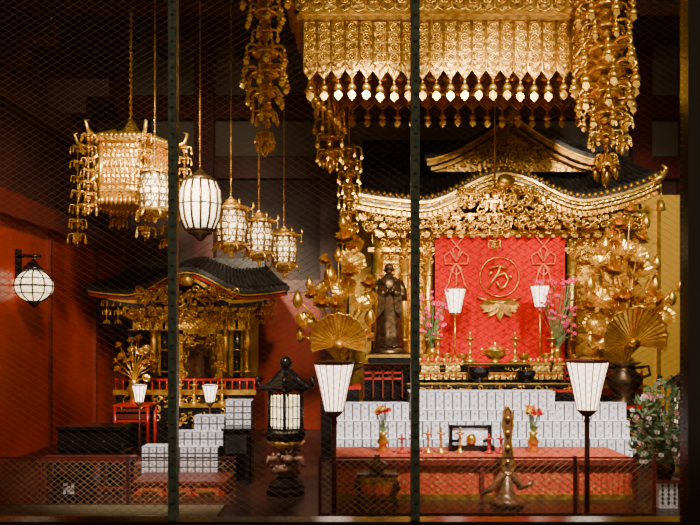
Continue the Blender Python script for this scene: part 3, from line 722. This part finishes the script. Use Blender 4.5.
# ------------------------------------------------------------------ black lanterns
def standlantern(u,D,vt,v1,v0,w):
    b=B(); x=X(u,D); s=S(D); r=w*s/2
    zt=Z(vt,D); z1=Z(v1,D); z0=Z(v0,D)
    b.lathe(x,D,[(r*1.5,0),(r*1.55,.03),(r*.9,.10),(r*.35,.20),(r*.22,.24)],BLK,6,False,z1,rot=pi/6)
    for i in range(6):
        a=pi/6+i*pi/3; c,q=math.cos(a),math.sin(a)
        b.tube([(x+c*r*.3,D+q*r*.3,z1+.2),(x+c*r*.9,D+q*r*.9,z1+.1),(x+c*r*1.55,D+q*r*1.55,z1+.02),(x+c*r*1.8,D+q*r*1.8,z1+.06),(x+c*r*1.7,D+q*r*1.7,z1+.13),(x+c*r*1.55,D+q*r*1.55,z1+.1)],.017,BLK,5)
        b.cyl((x+c*r,D+q*r,z0),(x+c*r,D+q*r,z1),.017,BLK,6)
        a2=a+pi/6; n=Vector((math.cos(a2),math.sin(a2),0)); tdir=Vector((-n.y,n.x,0)); ap=r*math.cos(pi/6)*.95
        ce=Vector((x,D,0))+n*ap; hw=r*.44
        b.add([ce-tdir*hw+Vector((0,0,z0+.04)),ce+tdir*hw+Vector((0,0,z0+.04)),ce+tdir*hw+Vector((0,0,z1-.06)),ce-tdir*hw+Vector((0,0,z1-.06))],[(0,1,2,3)],PAPERL)
        for k in (-1,0,1): 
            p=ce+n*.01+tdir*hw*k*.6; b.cyl((p.x,p.y,z0+.02),(p.x,p.y,z1-.02),.006,BLK,4)
        for k in (.3,.6):
            zz=z0+(z1-z0)*k; p=ce+n*.01-tdir*hw; q2=ce+n*.01+tdir*hw; b.cyl((p.x,p.y,zz),(q2.x,q2.y,zz),.005,BLK,4)
    b.lathe(x,D,[(.03,.2),(.06,.24),(.07,.29),(.03,.34),(.001,zt-z1)],BLK,10,True,z1)
    b.lathe(x,D,[(r*1.0,-.12),(r*1.25,-.06),(r*1.3,-.02),(r*1.05,.0),(r*1.02,.02)],BLK,6,False,z0,rot=pi/6)
    b.lathe(x,D,[(r*.5,-.22),(r*.8,-.18),(r*1.1,-.12),(r*.8,-.1)],GOLDD,12,True,z0)
    zp=z0-.2
    b.lathe(x,D,[(r*.42,.16),(r*.34,.3),(r*.38,zp-.02),(r*.5,zp)],BROWN,12,True,0)
    P=[]
    for i in range(46):
        t=i/45; a=t*4.2*pi; P.append((x+r*.55*math.cos(a)*(1+.15*math.sin(9*t)),D+r*.55*math.sin(a),.18+(zp-.2)*t))
    b.tube(P,[r*.12+r*.14*math.sin(pi*min(1,i/38)) for i in range(46)],BROWN,8)
    for i in range(0,44,2): p=P[i]; b.sph((p[0]+ (p[0]-x)*.3,p[1]+(p[1]-D)*.3,p[2]+.03),r*.12,BROWN,6,4)
    b.sph((x+r*.2,D-r*.75,zp-.08),(r*.3,r*.35,r*.24),BROWN,10,6)
    for sg in(-1,1): b.tube([(x+r*.2+sg*r*.1,D-r*.8,zp-.02),(x+r*.2+sg*r*.3,D-r*.6,zp+.06)],[.015,.004],BROWN,5); b.tube([(x+sg*r*.3,D-r*.4,.35),(x+sg*r*.9,D-r*.6,.38),(x+sg*r*1.0,D-r*.7,.3)],[.035,.028,.02],BROWN,6)
    b.lathe(x,D,[(r*1.15,0),(r*1.2,.05),(r*1.0,.08),(r*1.05,.1),(r*.7,.15),(r*.5,.18)],BLK,6,False,0,rot=pi/6)
    b.build('bronze_standing_lantern')
standlantern(286,7.55,366,390,429,36)
standlantern(692,7.9,360,388,427,36)

# ------------------------------------------------------------------ left shrine
b=B(); D=10.9; s=S(D); cx=X(189,D); hw=98*s
zf2=lambda t: Z(297,D)+(23*s)*hump(t,.62)+5*s*abs(t)**4
karaband(b,cx,hw,zf2,D-.12,D+.1,-.04,.03,BLKT); karaband(b,cx,hw,zf2,D-.15,D-.1,-.06,-.02,REDL,k=.99)
karaband(b,cx,hw,zf2,D-.16,D-.1,.0,.018,GOLD,k=1.0)
karaband(b,cx,hw,zf2,D-.13,D-.08,-.11,-.06,GOLD,k=.8)
karaband(b,cx,hw,zf2,D-.10,D+.2,-.17,-.09,BLK,k=.8)
karaband(b,cx,hw,zf2,D-.14,D+.12,.03,.09,BLKT,k=1.02)
def rs2(u,v):
    t=-1+2*u; return (cx+hw*t*(1-.3*v),D-.12+1.1*v,zf2(t)+.09+.42*v**1.2-(zf2(t)-Z(297,D))*v*.5)
b.sheet(rs2,50,6,BLKT)
for i in range(41): b.tube([rs2(i/40,v/5) for v in range(6)],.024,BLKT,5)
b.box(cx-hw*.7,cx+hw*.7,D+.9,D+1.05,rs2(.2,1)[2]-.05,rs2(.2,1)[2]+.14,BLKT)
b.scroll(cx-50*s,cx+50*s,Z(303,D),Z(288,D),D-.1,80,.08,.018,GOLD,.06)
b.sph((cx,D-.18,Z(281,D)),(.12,.05,.09),GOLD,8,6)
b.scroll(cx-66*s,cx+66*s,Z(320,D),Z(306,D),D+.02,110,.07,.017,GOLD,.1)
for rowi in range(2):
    for i in range(16):
        x=cx-62*s+124*s*i/15; z=Z(308+rowi*6,D); b.box(x-.045,x+.045,D-.05+.1*rowi,D+.15,z-.03,z+.015,GOLD); b.box(x-.02,x+.02,D-.1+.1*rowi,D+.15,z-.055,z-.03,GOLDP)
b.box(cx-60*s,cx+60*s,D+.05,D+.2,Z(330,D),Z(318,D),GOLDO)
for u,m in ((130,BLK),(152,GOLD),(163,BLK),(176,GOLD),(224,GOLD),(236,BLK),(246,GOLD)):
    b.cyl((X(u,D),D+.1,.9),(X(u,D),D+.1,Z(316,D)),.055,m,12)
    for v in (330,350,372,392): b.ring((X(u,D),D+.1,Z(v,D)),.06,.014,GOLD,'z',12,4)
b.box(X(150,D),X(250,D),D+.9,D+1,.9,Z(316,D),GOLDW)
b.box(X(152,D),X(174,D),D+.2,D+.25,1.0,Z(328,D),GOLDW); b.box(X(226,D),X(246,D),D+.2,D+.25,1.0,Z(328,D),GOLDW)
for u0,u1 in ((178,183),(217,222)): b.box(X(u0,D),X(u1,D),D,D+.08,.95,Z(330,D),GOLD)
b.box(X(178,D),X(222,D),D,D+.08,Z(334,D),Z(328,D),GOLD); b.scroll(X(180,D),X(220,D),Z(345,D),Z(330,D),D,36,.06,.012,GOLD)
b.scroll(X(177,D),X(186,D),Z(385,D),Z(340,D),D-.01,24,.05,.012,GOLD); b.scroll(X(214,D),X(223,D),Z(385,D),Z(340,D),D-.01,24,.05,.012,GOLD)
b.box(X(120,D),X(256,D),D-.2,D+1.1,0,.75,BLK); b.box(X(118,D),X(258,D),D-.25,D-.15,.75,.82,GOLD); b.box(X(126,D),X(252,D),D-.1,D+1,.8,.95,BLK)
for i in range(20):
    x=X(120,D)+(X(256,D)-X(120,D))*i/19; b.cyl((x,D-.2,.8),(x,D-.2,.98),.014,REDL,6)
b.box(X(120,D),X(256,D),D-.215,D-.185,.95,.98,REDL)
b.scroll(X(125,D),X(250,D),.3,.7,D-.21,70,.08,.012,GOLD)
for u in (108,119,146,232,262,272): 
    yoraku(b,X(u,D),D-.05,Z(302,D),Z(325,D),5.5*s,3,None,5,False)
b.build('small_gilded_shrine')
statue('wooden_guardian_statue',X(200,11.3),11.3,.95,.95,WOOD)
def smalllotus(u,D,zb,h):
    b=B(); x=X(u,D); b.lathe(x,D,[(.07,0),(.05,.08),(.1,.2),(.06,.28),(.08,.32)],GOLD,12,True,zb)
    for i in range(24):
        a=random.uniform(-1,1); c=Vector((x+a*.26,D+random.uniform(-.1,.1),zb+.35+h*random.random()*(1-.3*abs(a))))
        b.tube([(x,D,zb+.3),(x+a*.08,D,(zb+.3+c.z)/2),c],.008,GOLD,4)
        (b.fan(c,.06,GOLD,(a*.6,-.7,.6),n=20) if i%3==0 else b.flower(c,.075,GOLD,7,(a*.5,-.5,.8),2))
    b.build('golden_lotus_arrangement')
smalllotus(134,10.3,Z(404,10.2),.6)
b=B(); D=10.2
b.box(X(116,D),X(152,D),10.05,10.5,Z(406,D),Z(404,D),REDL)
for u in (118,150):
    for y in (10.08,10.46): b.cyl((X(u,D),y,0),(X(u,D),y,Z(406,D)),.025,REDL,6)
for v in (412,420): b.box(X(117,D),X(151,D),10.06,10.1,Z(v,D)-.015,Z(v,D)+.015,REDL)
b.box(X(117,D),X(151,D),10.06,10.1,Z(418,D),Z(408,D),REDD)
b.build('red_lacquer_stand')
TS=Z(404,10.45)
for u in (180,194,222): candlestick('gold_candlestick',u,TS,10.45,.3,GOLD,.06)
b=B(); D=10.45
b.box(X(170,D),X(232,D),10.25,10.6,0,Z(406,D),BLK); b.box(X(168,D),X(234,D),10.22,10.62,Z(406,D),TS,GOLD); b.scroll(X(172,D),X(230,D),Z(425,D),Z(410,D),10.24,30,.05,.01,GOLD); b.build('shrine_offering_table')

# ------------------------------------------------------------------ hanging lanterns
def chain(b,x,y,z0,z1,r=.009,m=GOLDD):
    b.cyl((x,y,z0),(x,y,z1),r*.45,m,4); z=z0
    while z<z1: b.ring((x,y,z),r,r*.35,m,'y',6,3); z+=r*3.2
def hanglantern(u,D,vt,v1,v0,vb,w,pane=PAPERD,n=6):
    b=B(); x=X(u,D); s=S(D); r=w*s/2; z1=Z(v1,D); z0=Z(v0,D); zt=Z(vt,D); zb=Z(vb,D)
    b.lathe(x,D,[(r*.8,z0),(r*.88,(z0+z1)/2),(r*.8,z1)],pane,12,False)
    for k in range(12):
        a=2*pi*k/12; c,q=math.cos(a),math.sin(a); b.tube([(x+c*r*.82,D+q*r*.82,z0),(x+c*r*.9,D+q*r*.9,(z0+z1)/2),(x+c*r*.82,D+q*r*.82,z1)],.015 if k%2==0 else .008,SILV,4)
    for t in (0,.2,.4,.6,.8,1): 
        b.ring((x,D,z0+(z1-z0)*t),r*(.83+.07*math.sin(pi*t)),.018 if t in(0,1) else .008,SILV,'z',18,4)
    for k in range(12):
        for sg in(-1,1):
            P=[]
            for i in range(5):
                t=i/4; a=2*pi*(k+sg*t*2)/12; rr=r*(.83+.07*math.sin(pi*t)); P.append((x+rr*math.cos(a),D+rr*math.sin(a),z0+(z1-z0)*t))
            b.tube(P,.007,SILV,3)
    h=zt-z1
    b.lathe(x,D,[(r*.8,0),(r*1.15,.01),(r*1.18,.03),(r*.85,h*.3),(r*.45,h*.5),(r*.3,h*.62),(r*.36,h*.7),(r*.12,h*.85),(.01,h)],GOLDO,n,False,z1)
    for i in range(n):
        a=2*pi*i/n; c,q=math.cos(a),math.sin(a); b.tube([(x+c*r*.9,D+q*r*.9,z1+h*.25),(x+c*r*1.2,D+q*r*1.2,z1+.02),(x+c*r*1.35,D+q*r*1.35,z1+.05),(x+c*r*1.28,D+q*r*1.28,z1+.1)],.012,GOLD,4)
        xx,yy=x+c*r*1.28,D+q*r*1.28; b.cyl((xx,yy,z1+.04),(xx,yy,z1-.06),.003,GOLD,3); bead(b,(xx,yy,z1-.06),.016)
        b.tube([(x+c*r*.8,D+q*r*.8,z0),(x+c*r*1.0,D+q*r*1.0,z0-.06),(x+c*r*1.1,D+q*r*1.1,z0-.1)],[.015,.014,.008],GOLD,4)
    b.lathe(x,D,[(r*.3,z0-(z0-zb)*.6),(r*.55,z0-(z0-zb)*.45),(r*.95,z0-(z0-zb)*.2),(r*1.0,z0-.01),(r*.8,z0)],GOLDO,n*2,False)
    b.lathe(x,D,[(.001,zb),(r*.14,zb+(z0-zb)*.15),(r*.1,zb+(z0-zb)*.3),(r*.3,zb+(z0-zb)*.42)],GOLD,8,True)
    chain(b,x,D,zt,CEIL); b.build('hanging_lantern')
hanglantern(155,7.95,166,175,209,224,34)
hanglantern(231,8.6,196,211,243,259,34)
hanglantern(259,9.0,210,223,252,267,29)
hanglantern(284,9.4,226,237,263,279,27)
b=B(); D=8.1; x=X(200,D); s=S(D); zc=Z(205,D); H=25*s
pf=[(14*s,-H),(19*s,-H*.55),(21*s,0),(20*s,H*.5),(16*s,H*.95)]
b.lathe(x,D,pf,PAPERL,16,True,zc)
for k in range(14):
    a=2*pi*k/14; b.tube([(x+r_*1.01*math.cos(a),D+r_*1.01*math.sin(a),zc+h_) for r_,h_ in pf],.014,BRZ,4)
for h_,r_ in ((-H,14*s),(H*.95,16*s),(0,21.2*s)): b.ring((x,D,zc+h_),r_,.016 if h_ else .007,BRZ,'z',20,4)
b.lathe(x,D,[(16*s,0),(17*s,.02),(9*s,.06),(4*s,.1),(.01,.14)],BRZ,14,True,zc+H*.95); b.lathe(x,D,[(2*s,-.12),(6*s,-.07),(12*s,-.04),(14*s,0)],BRZ,14,True,zc-H)
chain(b,x,D,zc+H+.1,CEIL); b.build('hanging_lantern')
b=B(); D=8.9; x=X(34,D); s=S(D); zc=Z(286,D); R=18.5*s
b.sph((x,D,zc),(R,R,R*.86),PAPERL,20,12)
for k in range(10):
    a=2*pi*k/10; b.tube([(x+R*1.01*math.cos(e)*math.cos(a),D+R*1.01*math.cos(e)*math.sin(a),zc+R*.87*math.sin(e)) for e in [(-1.4+2.8*i/10) for i in range(11)]],.010,BLK,4)
b.ring((x,D,zc),R*1.01,.012,BLK,'z',22,4); b.ring((x,D,zc+R*.4),R*.91,.007,BLK,'z',22,4); b.ring((x,D,zc-R*.4),R*.91,.007,BLK,'z',22,4)
b.lathe(x,D,[(R*.5,0),(R*.6,.02),(R*.3,.06),(.02,.12)],BLK,12,True,zc+R*.82); b.lathe(x,D,[(.01,-.08),(R*.25,-.04),(R*.45,0)],BLK,12,True,zc-R*.8)
zz=Z(256,D)
b.cyl((x,D,zc+R),(x,D,zz),.008,BLK,5); b.cyl((XL,D,zz),(x+.08,D,zz),.02,BLK,8); b.tube([(XL,D,zz-.25),(XL+.12,D,zz-.1),(XL+.25,D,zz)],.012,BLK,6)
b.box(XL,XL+.03,D-.06,D+.06,zz-.3,zz+.08,BLK)
b.build('wall_bracket_lantern')

b=B(); D=8.75; x=X(131,D); s=S(D); R=41*s
z1=Z(150,D); z0=Z(196,D)
b.lathe(x,D,[(R*1.08,0),(R*1.12,.04),(R*.85,.10),(R*.45,.16),(R*.2,.22),(.03,.35)],GOLDO,6,False,z1)
b.lathe(x,D,[(R*.92,z0),(R*.92,z1)],GOLDO,6,False); 
for t in (0,.12,.5,.88,1):
    b.ring((x,D,z0+(z1-z0)*t),R*.94,.018,GOLD,'z',6,4)
b.lathe(x,D,[(R*.6,-.14),(R*.85,-.1),(R*1.0,-.02),(R*.95,0)],GOLDO,6,False,z0)
for i in range(6):
    a=pi/3*i; c,q=math.cos(a),math.sin(a); xx,yy=x+c*R*.94,D+q*R*.94
    b.cyl((xx,yy,z0-.1),(xx,yy,z1+.02),.022,GOLD,8)
    b.tube([(x+c*R*.5,D+q*R*.5,z1+.16),(x+c*R*1.1,D+q*R*1.1,z1+.04),(x+c*R*1.3,D+q*R*1.3,z1+.08),(x+c*R*1.38,D+q*R*1.38,z1+.18),(x+c*R*1.28,D+q*R*1.28,z1+.2)],[.03,.028,.024,.02,.012],GOLD,6)
    a2=a+pi/3; 
    for k in range(9):
        t=(k+.5)/9; px=x+R*.96*(c*(1-t)+math.cos(a2)*t); py=D+R*.96*(q*(1-t)+math.sin(a2)*t)
        b.cyl((px,py,z0+.03),(px,py,z1-.03),.009,GOLD,4); b.lathe(px,py,[(.01,0),(.03,-.04),(.001,-.1)],GOLD,5,True,z0-.08)
        b.sph((px,py,z1+.07),.028,GOLD,6,4)
        for zz_ in (.3,.72): b.ring((px,py,z0+(z1-z0)*zz_),.03,.007,GOLD,'y',8,3)
    yoraku(b,x+c*R*1.3,D+q*R*1.3,z1+.02,z1-(1.2 if i%2 else .9),.085,7,lambda t:1.0 if t<.3 else .7+.6*t,5)
chain(b,x,D,z1+.3,CEIL,.02); b.build('gilded_hexagonal_canopy_lantern')

# ------------------------------------------------------------------ black cabinets etc (left)
b=B(); D=7.9
b.box(X(54,D),X(122,D),7.9,8.3,.0,Z(455,D),BLK); b.box(X(56,D),X(120,D),7.95,8.25,Z(455,D),Z(430,D),BLK); b.box(X(53,D),X(123,D),7.88,8.3,Z(456,D),Z(453,D),BLK); b.box(X(55,D),X(121,D),7.92,8.27,Z(430,D),Z(427,D),BLK)
for i in range(2):
    xa=X(58+31*i,D); xb=X(86+31*i,D); b.box(xa,xb,7.93,7.95,Z(451,D),Z(434,D),BLK); b.sph(((xa+xb)/2,7.92,Z(442,D)),.008,GOLDP,6,4)
b.build('black_lacquer_cabinet')
b=B(); D=7.4
b.box(X(40,D),X(132,D),7.3,7.6,Z(461,D),Z(458,D),REDD)
for u in (43,66,99,129): b.box(X(u,D)-.02,X(u,D)+.02,7.32,7.36,.0,Z(461,D),REDD); b.box(X(u,D)-.02,X(u,D)+.02,7.54,7.58,.0,Z(461,D),REDD)
b.box(X(40,D),X(132,D),7.32,7.36,Z(488,D),Z(486,D),REDD)
b.build('red_lacquer_table')
b=B(); D=7.2
b.box(X(55,D),X(97,D),7.12,7.24,.0,Z(473,D),BLK); xc,zc=X(72,D),Z(487,D)
# Buddhist temple manji crest
q=.05; t_=.011
def bar(a0,a1,c0,c1): b.box(xc+a0,xc+a1,7.112,7.12,zc+c0,zc+c1,WHITE)
bar(-q,q,-t_,t_); bar(-t_,t_,-q,q)
bar(-q,t_,q-2*t_,q) ; bar(-t_,q,-q,-q+2*t_); bar(q-2*t_,q,-t_,q); bar(-q,-q+2*t_,-q,t_)
b.build('crested_black_box')

# ------------------------------------------------------------------ right: flower arrangement
b=B(); D=7.0; x=X(664,D)
b.box(X(656,D),X(674,D),6.92,7.1,0,Z(481,D),WHITE)
for i in range(3):
    for j in range(5):
        cxx=X(659+6*i,D); czz=.05+j*.04; b.prism([(cxx-.015,czz),(cxx,czz-.02),(cxx+.015,czz),(cxx,czz+.02)],6.915,6.92,GREY)
b.box(X(653,D),X(677,D),6.89,7.13,Z(481,D),Z(478,D),REDD)
b.lathe(x,D,[(.06,0),(.09,.06),(.1,.14),(.06,.2),(.08,.23)],BRZ,14,True,Z(478,D))
top=Z(458,D)
for i in range(280):
    a=random.uniform(0,2*pi); rr=.30*math.sqrt(random.random()); h=random.random()
    c=Vector((x+rr*math.cos(a),D+rr*.7*math.sin(a),top-.03+.78*h*(1.05-rr*1.2)))
    if i%3==0: b.tube([(x,D,top),(x*.6+c.x*.4,D*.6+c.y*.4,top+(c.z-top)*.6),c],.004,GREEN,3)
    if i%5<2: b.flower(c,.035,random.choice((PETW,PETW,PALEP,PETW,PALEP,PETW,PETW,PETW,PALEP)),6,(random.uniform(-.6,.6),-.8,.6),2,PETY)
    else:
        for k in range(3): b.petal(c,(random.uniform(-1,1),random.uniform(-1,.4),random.uniform(-.3,1)),(0,-.7,.7),.085,.026,GREEN,.2)
b.build('flower_arrangement')

# ------------------------------------------------------------------ lights (added fill lamps, no fixtures modelled)
def area(name,loc,tgt,size,power,col=(1,.84,.6)):
    l=bpy.data.lights.new(name,'AREA'); l.energy=power; l.size=size; l.color=col; l.shape='DISK'
    o=bpy.data.objects.new(name,l); o.location=loc; o.rotation_euler=(Vector(tgt)-Vector(loc)).to_track_quat('-Z','Y').to_euler(); bpy.context.scene.collection.objects.link(o)
def spot(name,loc,tgt,power,ang=60,col=(1,.84,.56),r=.15):
    l=bpy.data.lights.new(name,'SPOT'); l.energy=power; l.spot_size=math.radians(ang); l.spot_blend=.6; l.shadow_soft_size=r; l.color=col
    o=bpy.data.objects.new(name,l); o.location=loc; o.rotation_euler=(Vector(tgt)-Vector(loc)).to_track_quat('-Z','Y').to_euler(); bpy.context.scene.collection.objects.link(o)
spot('added_fill_spot_1',(0.0,5.0,4.4),(0.9,7.6,4.4),230,80)  # unseen spots added to brighten the gold, boxes, wall and flowers
spot('added_fill_spot_2',(2.4,5.0,4.4),(1.8,7.8,4.3),230,80)
spot('added_fill_spot_3',(1.2,5.6,4.4),(2.0,10.8,3.1),750,50)
spot('added_fill_spot_4',(3.4,6.2,4.8),(4.0,11.0,2.6),1300,52)
spot('added_fill_spot_5',(0.2,6.2,4.6),(0.2,9.8,2.2),900,46)
spot('added_fill_spot_6',(-1.4,5.6,4.3),(-2.3,10.8,2.2),2200,42)
spot('added_fill_spot_7',(-2.0,5.4,4.2),(-2.6,8.4,3.6),260,55)
spot('added_fill_spot_8',(1.6,5.0,4.3),(1.6,8.5,.75),2300,48,(1,.94,.90))
spot('added_fill_spot_9',(-1.6,5.2,4.3),(-1.8,8.2,.5),1300,46,(1,.93,.88))
spot('added_fill_spot_10',(-1.8,6.0,4.6),(-3.95,9.3,1.6),500,60,(1,.78,.5))
spot('added_fill_spot_11',(2.4,4.9,4.3),(2.95,7.0,1.1),350,30,(1,.92,.82))
area('added_fill_area',(1.8,9.9,3.35),(2.1,10.9,2.2),.5,14)  # added fill for the curtain, well below the ceiling
w=bpy.data.worlds.new('world'); bpy.context.scene.world=w; w.use_nodes=True
w.node_tree.nodes['Background'].inputs[0].default_value=(1.0,.74,.46,1); w.node_tree.nodes['Background'].inputs[1].default_value=.34
# ------------------------------------------------------------------ camera
cam=bpy.data.cameras.new('camera'); co=bpy.data.objects.new('camera',cam); bpy.context.scene.collection.objects.link(co)
co.location=(0,0,EYE); co.rotation_euler=(pi/2,0,0); cam.sensor_width=36; cam.lens=36*750/700.0; cam.shift_y=(335-262.5)/700.0; cam.clip_end=60
bpy.context.scene.camera=co
